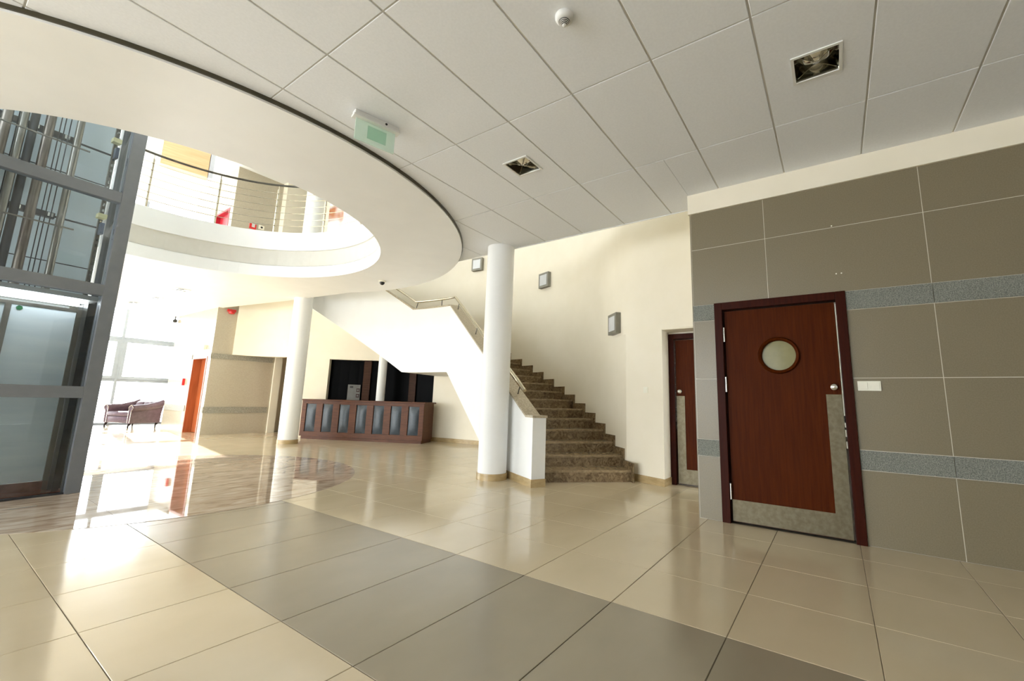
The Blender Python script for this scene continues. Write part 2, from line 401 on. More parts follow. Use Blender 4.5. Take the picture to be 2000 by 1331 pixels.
for a in ((-6.2, -.139, 0, 3.22), (.972, 1.19, 0, 3.22), (-.139, .972, 2.16, 3.22)): g_.box(XW+.003, XW+.013, *a)
g_.obj('grout', 'pale_grout', wr)
DL, DR = .975, -.142           # door casing edges
yv = [1.19, .471, -.73, -1.93, -3.13, -4.33, -5.53, -6.2]
rows = [(0, .604, 0), (.604, .768, 1), (.768, 1.379, 0), (1.379, 1.99, 0), (1.99, 2.16, 1), (2.16, 2.785, 0), (2.785, 3.215, 0)]
for (z0, z1, band) in rows:
    for k in range(len(yv)-1):
        segs = [(yv[k+1], yv[k])]
        if z0 < 2.1:
            segs = []
            if yv[k] > DL: segs.append((max(yv[k+1], DL), yv[k]))
            if yv[k+1] < DR: segs.append((yv[k+1], min(yv[k], DR)))
        for (a, b) in segs:
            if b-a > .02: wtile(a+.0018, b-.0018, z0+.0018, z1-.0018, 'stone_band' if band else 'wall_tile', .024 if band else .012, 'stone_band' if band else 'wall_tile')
MB().box(XW-.022, XW+.02, -6.2, 1.212, 3.205, ZC+.02).obj('fascia', 'cream', wr, bevel=.002)
MB().box(XW+.003, XW+.02, 1.19, 1.2, 0, 3.21).obj('edge_trim', 'wall_tile', wr)
for (y, z) in ((-.087, 2.80), (-.091, 2.335), (-.13, 2.335)):
    MB().lathe((XW, y, z), [(.006, 0), (.006, -.004), (.003, -.005)], 8, (1, 0, 0)).obj('wall_plug', 'plastic_white', wr)

# ------------------------------------------------------------------ porthole doors
def porthole_door(name, xf, yl, yr, ztop, hinge_left, label, mirror=False):
    """door in a plane x = xf, facing -x; yl > yr are the casing's outer edges"""
    d = struct(bpy.data.objects.new(name, None), label); col.objects.link(d); d.location = (xf, (yl+yr)/2, 0)
    cw = .075
    MB().prism([(xf-.03, yl), (xf-.03, yl-cw), (xf+.1, yl-cw), (xf+.1, yl)], 0, ztop).obj('casing', 'door_frame', d, bevel=.004)
    MB().prism([(xf-.03, yr+cw), (xf-.03, yr), (xf+.1, yr), (xf+.1, yr+cw)], 0, ztop).obj('casing', 'door_frame', d, bevel=.004)
    MB().box(xf-.03, xf+.1, yr+cw, yl-cw, ztop-cw, ztop).obj('casing', 'door_frame', d, bevel=.004)
    a, b = yl-cw-.012, yr+cw+.014      # leaf edges (left, right)
    zt = ztop-cw-.012
    # leaf with a round hole
    cy, cz, R = (a+b)/2+.0, 1.603, .150
    lf = MB(); hole_ = [(cy+R*cos(t*2*pi/40), cz+R*sin(t*2*pi/40)) for t in range(40)]
    out = [(b, .014), (a, .014), (a, zt), (b, zt)]
    tmp = MB().holed(out, hole_, 0, .045)
    lf.add([(xf+.028+p[2], p[0], p[1]) for p in tmp.v], tmp.f)
    leaf = lf.obj('door_leaf', 'door_wood', d)
    MB().box(xf+.075, xf+.1, b, a, .0, zt).obj('door_stop', 'dark', d)
    MB().lathe((xf+.02, cy, cz), [(R+.028, .01), (R+.028, -.006), (R+.018, -.018), (R+.004, -.012), (R-.006, 0), (R-.006, .04), (R+.0, .04)], 48, (1, 0, 0), False).obj('porthole_ring', 'door_wood', leaf, smooth=True, label='round raised wooden porthole ring')
    MB().lathe((xf+.046, cy, cz), [(.001, 0), (R-.004, 0), (R-.004, .006), (.001, .006)], 40, (1, 0, 0)).obj('porthole_glass', 'porthole', leaf, label='round glass pane')
    s = -1 if hinge_left else 1        # free side direction in y from hinge
    h, f_ = (a, b) if hinge_left else (b, a)
    pw = .115
    L_ = [(f_, .018), (h, .018), (h, .215), (f_-s*pw, .215), (f_-s*pw, 1.235), (f_, 1.235)]
    kp = MB(); kp.hexa([(xf+.028, p[0], p[1]) for p in L_], [(xf+.024, p[0], p[1]) for p in L_]); kp.obj('kick_plate', 'steel', leaf, label='L shaped brushed steel kick plate')
    MB().lathe((xf+.028, f_-s*.05, 1.30), [(.026, 0), (.026, -.006), (.012, -.010), (.012, -.03), (.024, -.036), (.026, -.05), (.018, -.058), (.001, -.06)], 20, (1, 0, 0)).obj('door_knob', 'chrome', leaf, smooth=True)
    for hz in (1.83, 1.322, .293):
        MB().lathe((xf-.002, h-s*.006, hz-.074), [(.011, 0), (.011, .066), (.0125, .067), (.0125, .08), (.011, .081), (.011, .148), (.004, .152)], 12).obj('hinge', 'chrome', d, smooth=True)
    # strike side metal strip and latch pieces
    MB().box(xf+.012, xf+.03, f_+s*.004, f_+s*.011, .95, zt-.02).obj('seal_strip', 'chrome', d)
    for lz in (1.02, .90, .80):
        MB().box(xf+.012, xf+.03, f_+s*.003, f_+s*.011, lz-.03, lz+.03).obj('latch_plate', 'chrome', d)
    return d
noisy('porthole', (.24, .22, .11), (.27, .25, .13), rough=.1, spec=.12)
porthole_door('door_1', XW, .975, -.142, 2.163, True, 'dark red wooden door with porthole in the grey tiled wall')
porthole_door('door_2', 6.36, 1.98, .86, 2.14, False, 'dark wooden porthole door in the recess beside the stair')

def light_switch(name, o_, label, ex, ey, gang=2):
    """plate facing ex (unit, out of the wall), ey along the wall"""
    t = thing(name, label, 'switch', o_); o_ = Vector(o_); ex, ey = Vector(ex), Vector(ey); ez = Vector((0, 0, 1)); wd = .08*gang
    MB().obox(o_-ey*wd/2-ez*.042, ey*wd, ex*.012, ez*.084).obj('plate', 'plastic_white', t, bevel=.003)
    for k in range(gang):
        c = o_-ey*(wd/2-.08*k-.04)+ex*.012
        MB().hexa([c-ey*.029-ez*.029, c+ey*.029-ez*.029, c+ey*.029+ez*.029, c-ey*.029+ez*.029],
                  [c-ey*.028-ez*.028+ex*.003, c+ey*.028-ez*.028+ex*.003, c+ey*.028+ez*.028+ex*.007, c-ey*.028+ez*.028+ex*.007]).obj('rocker', 'plastic_white', t, bevel=.001)
light_switch('light_switch', (XW-.0, -.252, 1.31), 'white double rocker light switch on the grey tiles right of the porthole door', (-1, 0, 0), (0, -1, 0))

# ------------------------------------------------------------------ curved wall, recess wall
wb = MB()
W0 = 3.5
wb.arc(C, RW, RW+.25, -46.5, 15, 0, 2.18)
prof_ = [ang(a, RW) for a in range(15, -45, -3)]+[ang(-45.5, RW), (6.24, 2.36), (6.14, 2.12), (6.075, 1.88), (6.055, 1.6), (6.055, 1.19)]; secs = []
for i, p in enumerate(prof_):
    a = Vector(prof_[max(0, i-1)]); b = Vector(prof_[min(len(prof_)-1, i+1)]); e_ = (b-a).normalized(); q = Vector(p)+Vector((-e_.y, e_.x))*.25
    secs.append([(p[0], p[1], 2.18), (q.x, q.y, 2.18), (q.x, q.y, 7.5), (p[0], p[1], 7.5)])
wb.sweep(secs); wb.prism([(6.07, 1.19), (6.07, 2.0), (6.5, 2.6), (7.0, 2.6), (7.0, 1.19)], 2.168, 2.4); wb.box(6.37, 6.6, .9, 2.0, 2.136, 2.2); wb.arc(C, RW, RW+.25, 15, 42.6, 0, .9); wb.arc(C, RW, RW+.25, 15, 42.6, 2.1, 7.5); wb.arc(C, RW, RW+.25, 42.6, 48.5, 0, 7.5)
wback = struct(wb.obj('wall_back', 'cream', smooth=True))
pA = ang(-46.5, RW)
# short straight return from the curved wall to the recess corner, plus the wall above the recess
K = (6.06, 1.985)
dv = Vector((pA[0]-K[0], pA[1]-K[1])).normalized(); nv = Vector((dv.y, -dv.x))
ws = MB()
ws.prism([K, pA, (pA[0]+nv.x*.25, pA[1]+nv.y*.25), (K[0]+.42, K[1]), ], 0, 2.18)
ws.prism([(6.46, .9), (7.0, .9), (7.0, 2.0), (6.46, 2.0)], 0, 2.18)
wside = struct(ws.obj('wall_side', 'cream'))
light_switch('light_switch', tuple(Vector((*(Vector(K)+dv*.3), 1.31))), 'small cream wall switch left of the dark recess door', (-nv.x, -nv.y, 0), (dv.x, dv.y, 0), 1)
def base_strip(name, pts, h=.10, t=.015, m='base_stone'):
    secs = []
    for i, p in enumerate(pts):
        a = Vector(pts[max(0, i-1)]); b = Vector(pts[min(len(pts)-1, i+1)]); e = (b-a).normalized(); n = Vector((-e.y, e.x)); p = Vector(p)
        secs.append([(p.x, p.y, .0), (p.x+n.x*t, p.y+n.y*t, .0), (p.x+n.x*t, p.y+n.y*t, h), (p.x, p.y, h)])
    return struct(MB().sweep(secs).obj(name, m))
base_strip('baseboard_side', [(6.36, K[1]+.001), K, tuple(Vector(K)+dv*.84)], .1)
base_strip('baseboard_back', [ang(a, RW) for a in (-3, 0, 3, 6, 9, 12, 15, 18)], .1)
# far bulkhead continuing the curve over the passage
bh = [ang(48.5, RW), (6.06, 12.15), (5.95, 12.52), (5.82, 12.8), (5.66, 13.02), (5.46, 13.2), (5.22, 13.34), (4.95, 13.42)]
secs = []
for i, p in enumerate(bh):
    a = Vector(bh[max(0, i-1)]); b = Vector(bh[min(len(bh)-1, i+1)]); e = (b-a).normalized(); n = Vector((e.y, -e.x)); p = Vector(p)
    q = p+n*.2
    secs.append([(p.x, p.y, 2.13), (q.x, q.y, 2.13), (q.x, q.y, 4.2), (p.x, p.y, 4.2)])
MB().sweep(secs).obj('bulkhead', 'cream', wback, smooth=True)

# windows under the stair
w2 = struct(MB().arc(C, RW+.17, RW+.19, 15, 42.6, .9, 2.1).obj('window_2', 'black_glass'), 'black interior window under the stair')
for a0, a1 in ((20.6, 22.4), (32.6, 34.4)):
    MB().arc(C, RW+.12, RW+.17, a0, a1, .9, 2.1, 2).obj('window_post', 'dark_wood', w2)
MB().arc(C, RW+.12, RW+.17, 15, 42.6, .9, .95).obj('window_sill', 'dark_wood', w2)

# far block (tiled) with door
BX, BY = 4.5, 13.55
wf = MB(); wf.box(BX+.01, 6.1, BY+.01, 13.78, 0, 7.5); wf.box(BX+.01, 6.1, 14.8, 16.55, 0, 7.5); wf.box(BX+.01, 6.1, 13.78, 14.8, 2.06, 4.2); wf.box(BX+.01, 6.1, 13.78, 14.8, 6.3, 7.5); wf.box(4.95, 6.1, 13.78, 14.8, 0, 7.5)
struct(MB().box(5.74, 8.5, 13.3, 13.56, 4.2, 7.5).obj('wall_upper', 'cream'))
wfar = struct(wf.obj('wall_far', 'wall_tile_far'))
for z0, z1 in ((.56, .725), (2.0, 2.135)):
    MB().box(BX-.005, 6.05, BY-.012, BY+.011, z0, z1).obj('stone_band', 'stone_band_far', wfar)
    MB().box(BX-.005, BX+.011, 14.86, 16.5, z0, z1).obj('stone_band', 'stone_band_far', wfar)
MB().box(BX-.005, BX+.011, BY, 13.72, .56, .725).obj('stone_band', 'stone_band_far', wfar)
d3 = struct(bpy.data.objects.new('door_3', None), 'red brown wooden door in the far tiled block'); col.objects.link(d3); d3.location = (BX, 14.3, 0)
MB().box(4.70, 4.75, 13.84, 14.74, .01, 2.0).obj('door_leaf', 'red_door', d3)
for y0, y1, z0, z1 in ((13.78, 13.84, 0, 2.06), (14.74, 14.80, 0, 2.06), (13.84, 14.74, 2.0, 2.06)):
    MB().box(BX-.0, 4.75, y0, y1, z0, z1).obj('casing', 'red_door', d3)
h_ = MB(); h_.box(4.685, 4.70, 13.90, 13.95, 1.0, 1.22); h_.tube([(4.69, 13.925, 1.12), (4.64, 13.925, 1.12), (4.64, 14.06, 1.12)], .012, 8); h_.obj('door_handle', 'chrome', d3)
# upper door above it
d5 = struct(bpy.data.objects.new('door_5', None), 'red door on the upper floor'); col.objects.link(d5); d5.location = (BX, 14.3, 4.2)
MB().box(4.62, 4.67, 13.84, 14.74, 4.2, 6.24).obj('door_leaf', 'red_paint', d5)
for y0, y1, z0, z1 in ((13.78, 13.84, 4.2, 6.3), (14.74, 14.80, 4.2, 6.3), (13.84, 14.74, 6.24, 6.3)):
    MB().box(BX, 4.67, y0, y1, z0, z1).obj('casing', 'red_paint', d5)
# niche behind the bulkhead
nz_ = MB(); nz_.box(6.1, 6.3, 13.5, 13.95, 0, 2.5); nz_.box(6.1, 8.5, 14.0, 14.2, 0, 2.5); nz_.box(7.4, 7.6, 12.3, 14.0, 0, 2.5); nz_.prism([ang(48.5, RW+.25), (7.6, 12.3), (7.6, 12.5), ang(48.7, RW+.4)], 0, 2.5); nz_.prism([(6.1, 13.3), ang(48.5, RW+.2), (7.6, 12.2), (7.6, 14.2), (6.1, 14.2)], 2.45, 2.6)
struct(nz_.obj('wall_niche', 'cream'), 'passage walls behind the white columns')
d4 = struct(bpy.data.objects.new('door_4', None), 'red door in the passage behind the far column'); col.objects.link(d4); d4.location = (7.0, 12.9, 0)
e4 = Vector((-.30, .95, 0)); o4 = Vector((6.56, 12.25, 0))
MB().obox(o4, e4*.9, Vector((.05, .015, 0)), (0, 0, 2.08)).obj('door_leaf', 'red_door', d4)
MB().obox(o4-e4*.07, e4*.07, Vector((.08, .02, 0)), (0, 0, 2.12)).obj('casing', 'red_door', d4)
MB().obox(o4+e4*.9, e4*.07, Vector((.08, .02, 0)), (0, 0, 2.12)).obj('casing', 'red_door', d4)

# ------------------------------------------------------------------ glass facade and outer walls
win = struct(bpy.data.objects.new('window_1', None), 'tall glass facade behind the sofa'); col.objects.link(win); win.location = (0, 19, 0)
mx = [3.83-1.75*k for k in range(-1, 7)]
for x in mx: MB().box(x-.035, x+.035, 18.93, 19.07, 0, 7.5).obj('mullion', 'facade_grey', win)
zt_ = [(.0, .07), (1.36, 1.44), (2.72, 2.80), (4.15, 4.25), (5.8, 5.87)]
for z0, z1 in zt_: MB().box(mx[-1], mx[0], 18.95, 19.05, z0, z1).obj('transom', 'facade_grey', win)
for k in range(len(mx)-1):
    x1, x0 = mx[k]-.035, mx[k+1]+.035
    for z0, z1 in zip([.07, 1.44, 2.80, 4.25, 5.87], [1.36, 2.72, 4.15, 5.8, 7.5]):
        MB().box(x0, x1, 18.995, 19.005, z0, z1).obj('pane', 'glass', win)
    for a, b, c, d in ((x0, x0+.09, 1.44, 2.72), (x1-.09, x1, 1.44, 2.72), (x0+.09, x1-.09, 1.44, 1.53), (x0+.09, x1-.09, 2.63, 2.72)):
        MB().box(a, b, 18.92, 18.99, c, d).obj('sash', 'facade_grey', win)
for z in (.3, .55, .8, 1.05, 1.25):
    MB().tube([(mx[-1], 19.25, z), (mx[0], 19.25, z)], .012, 6).obj('outer_rail', 'facade_grey', win)
we = MB(); we.box(mx[0]+.035, 9.4, 18.9, 19.1, 0, 7.5); we.box(-7.2, mx[-1]-.035, 18.9, 19.1, 0, 7.5); struct(we.obj('wall_end', 'white'))
wl = MB(); wl.box(-7.2, -7.0, -6.3, 1.4, .5, 3.2); wl.box(-7.2, -7.0, -6.3, 19.1, 0, .5); wl.box(-7.2, -7.0, -6.3, 19.1, 3.2, 4.6); wl.box(-7.2, -7.0, -6.3, 19.1, 7.2, 7.5)  # unseen side; openings and closed front bay shaped for the room's light
for y in (-6.3, -2, 2.3, 6.6, 10.9, 15, 18.8): wl.box(-7.2, -7.0, y, y+.3, .5, 7.2)
struct(wl.obj('wall_left', 'white'))
wr_ = MB(); wr_.box(-7.2, 6, -6.5, -6.3, 0, 7.5)
struct(wr_.obj('wall_rear', 'white'))
struct(MB().box(9.2, 9.4, -6.3, 19.1, 0, 7.5).obj('wall_outer', 'white'))
# ------------------------------------------------------------------ columns
def column(x, y, r, z1, label, base=True):
    t = thing('column', label, 'column', (x, y, 0), 'round white columns')
    MB().lathe((x, y, 0), [(r, 0), (r, z1)], 48).obj('shaft', 'white', t, smooth=True)
    if base: MB().arc((x, y), r+.001, r+.014, 0, 360, 0, .09, 32).obj('base_ring', 'base_stone', t, smooth=True, label='tan stone base ring')
    return t
column(4.93, 4.10, .205, 3.60, 'round white column nearest the staircase, at the front')
column(5.16, 10.38, .205, 7.5, 'round white column standing left of the reception desk')
column(*ang(27.6, 5.95), .11, 2.45, 'slim white column behind the reception desk under the stair', False)

# ------------------------------------------------------------------ staircase
RISE = .164; NS = 14
Ap, Bp = Vector((4.78, 3.31)), Vector((6.77, 7.05)); dS = (Bp-Ap).normalized(); LS1 = (Bp-Ap).length; nS = Vector((dS.y, -dS.x)); TH = .2
def inner1(s): p = Ap+dS*s+nS*TH; return (p.x, p.y)
stair = thing('staircase', 'curved staircase with brown granite steps and a white parapet wall', 'staircase', (5.6, 3.0, 0))
def edge(k):
    """inner and outer end of riser k"""
    if k < NS: return inner1(.3+.29*k), ang(-48.7+3.48*k, RW-.002)
    a = 12.5+3.48*(k-NS); return ang(a, 4.82+TH), ang(a, RW-.002)
NT = 26
def lerp(a, b, t): return (a[0]+(b[0]-a[0])*t, a[1]+(b[1]-a[1])*t)
for k in range(NT):
    i0, o0 = edge(k); i1, o1 = edge(k+1) if k+1 < NT else (ang(54.5, 4.82+TH), ang(54.5, RW-.002))
    z = RISE*(k+1)
    nose = (Vector(i0)-Vector(i1)).normalized()*.02
    mids0 = [lerp(i0, o0, t) for t in (0, 1)]
    P = [(i0[0]+nose.x, i0[1]+nose.y), (o0[0]+nose.x, o0[1]+nose.y)]
    if k == NS-1:
        outer = [ang(-48.7+3.48*13+t*2, RW-.002) for t in range(0, 9)]; inn = [ang(12.5-2*t, 4.82+TH) for t in range(0, 6)]
        P += outer[1:]+[o1]+inn+[inner1(LS1)]
        MB().prism(P, z-.03, z).obj('landing', 'stair_tread', stair)
    else:
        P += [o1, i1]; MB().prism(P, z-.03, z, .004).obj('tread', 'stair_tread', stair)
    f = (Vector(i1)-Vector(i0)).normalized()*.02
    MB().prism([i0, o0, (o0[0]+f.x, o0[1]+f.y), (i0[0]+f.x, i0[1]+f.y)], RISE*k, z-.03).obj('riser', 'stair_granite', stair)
    a0 = (-48.7+3.48*k if k < NS else 12.5+3.48*(k-NS)); a1 = a0+3.48
    if k != NS-1: MB().arc(C, RW-.02, RW, a0-.7, a1-.7, max(0, z-.164), z+.105, 2).obj('skirting', 'stair_granite', stair)
# parapet path
path = []   # (outer pt, inner pt, ztop, zbot, slab outer pt)
for s in [0, .1, .2]+[.2+(LS1-.2)*t/16 for t in range(1, 17)]:
    p = Ap+dS*s; q = p+nS*TH
    zt = .885 if s <= .2 else .885+(3.19-.885)*(s-.2)/(LS1-.2)
    zb = max(0, .565*(s-1.25)); path.append(((p.x, p.y), (q.x, q.y), zt, zb, ang(-48.7+3.48*(s-.3)/.29, RW)))
b0 = math.degrees(math.atan2(Bp.y-C[1], Bp.x-C[0]))
for k in range(1, 7):
    a = b0+(12-b0)*k/6; path.append((ang(a, 4.82), ang(a, 4.82+TH), 3.19, 1.69, ang(max(a, -3), RW)))
for k in range(1, 19):
    a = 12+42.5*k/18; path.append((ang(a, 4.82), ang(a, 4.82+TH), min(4.50, 3.19+.0525*(a-12)), min(3.9, 1.69+.0525*max(0, a-14.25)), ang(a, RW)))
MB().sweep([[(p[0], p[1], zb), (q[0], q[1], zb), (q[0], q[1], zt), (p[0], p[1], zt)] for p, q, zt, zb, o_ in path]).obj('parapet', 'white', stair, smooth=False, label='smooth white parapet')
def widen(p, q, d):
    e = (Vector(q)-Vector(p)).normalized(); a = Vector(p)-e*d; b = Vector(q)+e*d; return a, b
secs = []
for i, (p, q, zt, zb, o_) in enumerate(path):
    a, b = widen(p, q, .012)
    if i == 0: a -= dS*.015; b -= dS*.015
    secs.append([(a.x, a.y, zt), (b.x, b.y, zt), (b.x, b.y, zt+.03), (a.x, a.y, zt+.03)])
MB().sweep(secs).obj('parapet_cap', 'cap_stone' if 'cap_stone' in MATS else 'base_stone', stair, label='tan granite cap on the parapet')
MB().sweep([[(q[0], q[1], zb+.001), (o_[0], o_[1], zb+.001), (o_[0], o_[1], zb+.12), (q[0], q[1], zb+.12)] for p, q, zt, zb, o_ in path if zb > 0]).obj('stair_slab', 'white', stair)
# newel base strip
bs = []
for s in (1.6, 1.0, .5, 0):
    p = Ap+dS*s; bs.append((p, -nS))
m_ = MB(); pts = [Ap+dS*1.6, Ap, Ap+nS*TH]
m_.prism([pts[0], pts[1]-nS*.014-dS*.014, pts[1]-nS*.0-dS*.0, pts[0]+nS*.001][:0] or [tuple(pts[0]-nS*.014), tuple(pts[1]-nS*.014-dS*.014), tuple(pts[1]), tuple(pts[0])], 0, .1)
m_.prism([tuple(pts[1]-nS*.014-dS*.014), tuple(pts[2]+nS*.004-dS*.014), tuple(pts[2]+nS*.004), tuple(pts[1])], 0, .1)
m_.obj('parapet_base', 'base_stone', stair)
# handrail
def railpt(i, up):
    p, q, zt, zb, o_ = path[i]; return Vector(((p[0]+q[0])/2, (p[1]+q[1])/2, zt+.03+up))
rp = [railpt(i, .19) for i in range(3, len(path))]
rp[0] = rp[0]+Vector((dS.x*.03, dS.y*.03, .0))
MB().tube(rp, .028, 12).obj('handrail', 'rail_steel', stair, smooth=True)
for i in (4, 8, 12, 17, 20, 24, 29, 35, 40):
    if i >= len(path)-1: continue
    a = railpt(i, 0); t = (railpt(i+1, 0)-railpt(i-1, 0)).normalized(); up = Vector((0, 0, 1)); n = (up-t*up.dot(t)).normalized()
    b = railpt(i, .19); b = a+n*(b-a).dot(n)
    MB().tube([a-n*.01, b], .009, 8).obj('rail_bracket', 'dark_rail', stair)

# ------------------------------------------------------------------ wall lamps
def wall_lamp(a, z, label):
    p = Vector((*ang(a, RW), z)); n = Vector((-cos(rad(a)), -sin(rad(a)), 0)); t = Vector((-sin(rad(a)), cos(rad(a)), 0)); up = Vector((0, 0, 1)); S = .17
    th = thing('wall_lamp', label, 'lamp', p, 'square lamps on the stair wall')
    MB().obox(p-t*S-up*S-n*.02, t*2*S, n*.11, up*2*S).obj('housing', 'lamp_grey', th, bevel=.006)
    MB().obox(p-t*(S-.05)-up*(S-.05)+n*.088, t*2*(S-.05), n*.007, up*2*(S-.05)).obj('diffuser', 'frosted_lamp', th)
noisy('frosted_lamp', (.60, .62, .64), (.64, .66, .68), rough=.12, spec=.6)
wall_lamp(-43.1, 2.40, 'square grey wall lamp lowest of three, nearest the recess door')
wall_lamp(-18.2, 3.82, 'square grey wall lamp high above the middle of the stair')
wall_lamp(3.7, 4.66, 'square wall lamp partly hidden behind the front column')

# ------------------------------------------------------------------ reception desk
FA, FB = Vector((5.91, 11.35)), Vector((7.34, 8.35)); e = (FB-FA).normalized(); n = Vector((-e.y, e.x))*-1
if n.dot(Vector((1, 1))) < 0: n = -n
LD = (FB-FA).length; DD = .62
desk = thing('reception_desk', 'dark wooden reception desk with seven blue leather front panels', 'desk', (*((FA+FB)/2), 0))
def D(u, v): p = FA+e*u+n*v; return (p.x, p.y)
def dbox(mb, u0, u1, v0, v1, z0, z1): return mb.prism([D(u0, v0), D(u1, v0), D(u1, v1), D(u0, v1)], z0, z1)
dbox(MB(), .03, LD-.03, .03, DD, 0, .075).obj('plinth', 'desk_wood', desk)
dbox(MB(), 0, LD, .022, DD, .07, .965).obj('carcass', 'desk_wood', desk)
dbox(MB(), -.04, LD+.05, -.04, DD+.03, .965, 1.0).obj('desk_top', 'desk_wood', desk, bevel=.006)
dbox(MB(), 0, LD, 0, .024, .07, .185).obj('rail', 'desk_wood', desk, bevel=.003)
dbox(MB(), 0, LD, 0, .024, .89, .966).obj('rail', 'desk_wood', desk, bevel=.003)
pitch_ = (LD-.06)/7; pw = .285
for k in range(8):
    c = .03+pitch_*k
    u0 = 0 if k == 0 else c-(pitch_-pw)/2; u1 = LD if k == 7 else c+(pitch_-pw)/2
    dbox(MB(), u0, u1, .0, .023, .185, .89).obj('stile', 'desk_wood', desk, bevel=.003)
for k in range(7):
    c = .03+pitch_*(k+.5); u0, u1, z0, z1 = c-pw/2+.006, c+pw/2-.006, .193, .882
    m_ = MB(); NX, NZ = 6, 8; vv = []; ff = []
    for i in range(NX+1):
        for j in range(NZ+1):
            a, b = i/NX, j/NZ; d = .02-.042*(1-abs(2*a-1)**2.5)*(1-abs(2*b-1)**4)
            p = FA+e*(u0+(u1-u0)*a)+n*d; vv.append((p.x, p.y, z0+(z1-z0)*b))
    for i in range(NX):
        for j in range(NZ):
            q = i*(NZ+1)+j; ff.append((q, q+NZ+1, q+NZ+2, q+1))
    m_.add(vv, ff).obj('leather_panel', 'desk_leather', desk, smooth=True, label='padded blue grey leather panel')
# notice sheet behind the desk on the window
def arcsheet(mb, a0, a1, z0, z1, r): return mb.arc(C, r-.004, r, a0, a1, z0, z1, 2)
sh = thing('notice_sheet', 'white notice sheet standing against the black window behind the desk', 'notice', (*ang(35.6, RW+.1), 1.0))
arcsheet(MB(), 34.8, 37.9, .98, 1.42, RW+.11).obj('sheet', 'paper_dim', sh)
for i, (z, a) in enumerate(((1.12, 35.35), (1.27, 35.35))):
    arcsheet(MB(), a-.4, a+.4, z-.05, z+.05, RW+.104).obj('icon', 'ink_dim', sh)
    arcsheet(MB(), a-.2, a+.2, z-.022, z+.022, RW+.099).obj('icon', 'paper_dim', sh)
arcsheet(MB(), 36.6, 37.4, 1.33, 1.38, RW+.104).obj('icon', 'ink', sh)

# ------------------------------------------------------------------ sofa
sofa = thing('leather_sofa', 'dark red tufted leather sofa with rolled arms by the glass facade', 'sofa', (3.9, 17.0, 0))
SO = Vector((3.90, 16.95)); sw = Vector((-.36, .93)).normalized(); sd = Vector((.93, .36)).normalized(); SWd, SD = 1.12, .88
def S(u, v, z): p = SO+sw*u+sd*v; return (p.x, p.y, z)
def sbox(u0, u1, v0, v1, z0, z1): return MB().hexa([S(u0, v0, z0), S(u1, v0, z0), S(u1, v1, z0), S(u0, v1, z0)], [S(u0, v0, z1), S(u1, v0, z1), S(u1, v1, z1), S(u0, v1, z1)])
sbox(.12, SWd-.12, .02, SD-.1, .14, .33).obj('base', 'sofa_leather', sofa, smooth=True, bevel=.03)
sbox(.14, SWd-.14, 0, SD-.2, .33, .47).obj('seat_cushion', 'sofa_leather', sofa, smooth=True, bevel=.05)
# rolled arms and back as swept scroll profiles
def scroll(cx, cz, r, foot0, foot1, zb):
    pts = [(foot0, zb), (foot1, zb)]
    return pts
for u_in, sgn in ((.15, -1), (SWd-.15, 1)):
    m_ = MB(); secs = []
    for v, dz, sc in ((.02, 0, 1), (.05, .0, 1), (.4, .03, 1.0), (SD-.16, .10, 1.1), (SD-.03, .15, 1.15)):
        prof = [(u_in, .13), (u_in+sgn*.10, .13), (u_in+sgn*.11, .46+dz)]
        prof += [(u_in+sgn*(.085+.105*sc*cos(t)), .575+dz+.09*sc*sin(t)) for t in [rad(x) for x in (-45, -15, 15, 45, 75, 105, 135, 165, 195)]]
        secs.append([S(u, v, z) for u, z in prof])
    arm = m_.sweep(secs).obj('arm', 'sofa_leather', sofa, smooth=True)
    c = u_in+sgn*.085
    MB().lathe(S(c, .02, .575), [(.001, .002), (.05, .010), (.088, .010), (.094, -.01)], 20, (-sd.x, -sd.y, 0), False).obj('arm_facing', 'sofa_leather', arm, smooth=True)
    MB().tube([S(u_in+sgn*.006, .012, .15), S(u_in+sgn*.006, .012, .5), S(c-sgn*.085, .008, .6), S(c, .008, .665), S(c+sgn*.09, .008, .585), S(u_in+sgn*.10, .012, .48), S(u_in+sgn*.095, .012, .15)], .007, 6).obj('stud_trim', 'rail_steel', arm)
m_ = MB(); secs = []
prof = [(SD-.22, .33), (SD-.02, .14), (SD+.02, .45)]+[(SD-.04+.10*cos(t), .68+.085*sin(t)) for t in [rad(x) for x in (-30, 10, 50, 90, 130, 170, 200)]]
for u in (.1, .4, .7, SWd-.1): secs.append([S(u, v, z+.02*sin(pi*u/SWd)) for v, z in prof])
m_.sweep(secs).obj('backrest', 'sofa_leather', sofa, smooth=True)
for i in range(5):
    for j in range(2):
        MB().sphere(S(.24+.16*i, SD-.155-.01*j, .53+.1*j), .03, 8, 5).obj('button', 'sofa_leg', sofa)
for u in (.30, .62):
    m_ = MB(); m_.hexa([S(u, SD-.30, .47), S(u+.28, SD-.30, .47), S(u+.28, SD-.18, .47), S(u, SD-.18, .47)], [S(u, SD-.18, .76), S(u+.28, SD-.18, .76), S(u+.28, SD-.10, .76), S(u, SD-.10, .76)])
    m_.obj('cushion', 'sofa_leather', sofa, smooth=True, bevel=.04)
for u, v in ((.1, .06), (SWd-.1, .06), (.1, SD-.08), (SWd-.1, SD-.08)):
    MB().tube([S(u, v, .16), S(u, v-.01, .1), S(u, v-.035, .05), S(u, v-.03, .0)], [.04, .032, .018, .022], 8).obj('leg', 'sofa_leg', sofa, smooth=True)

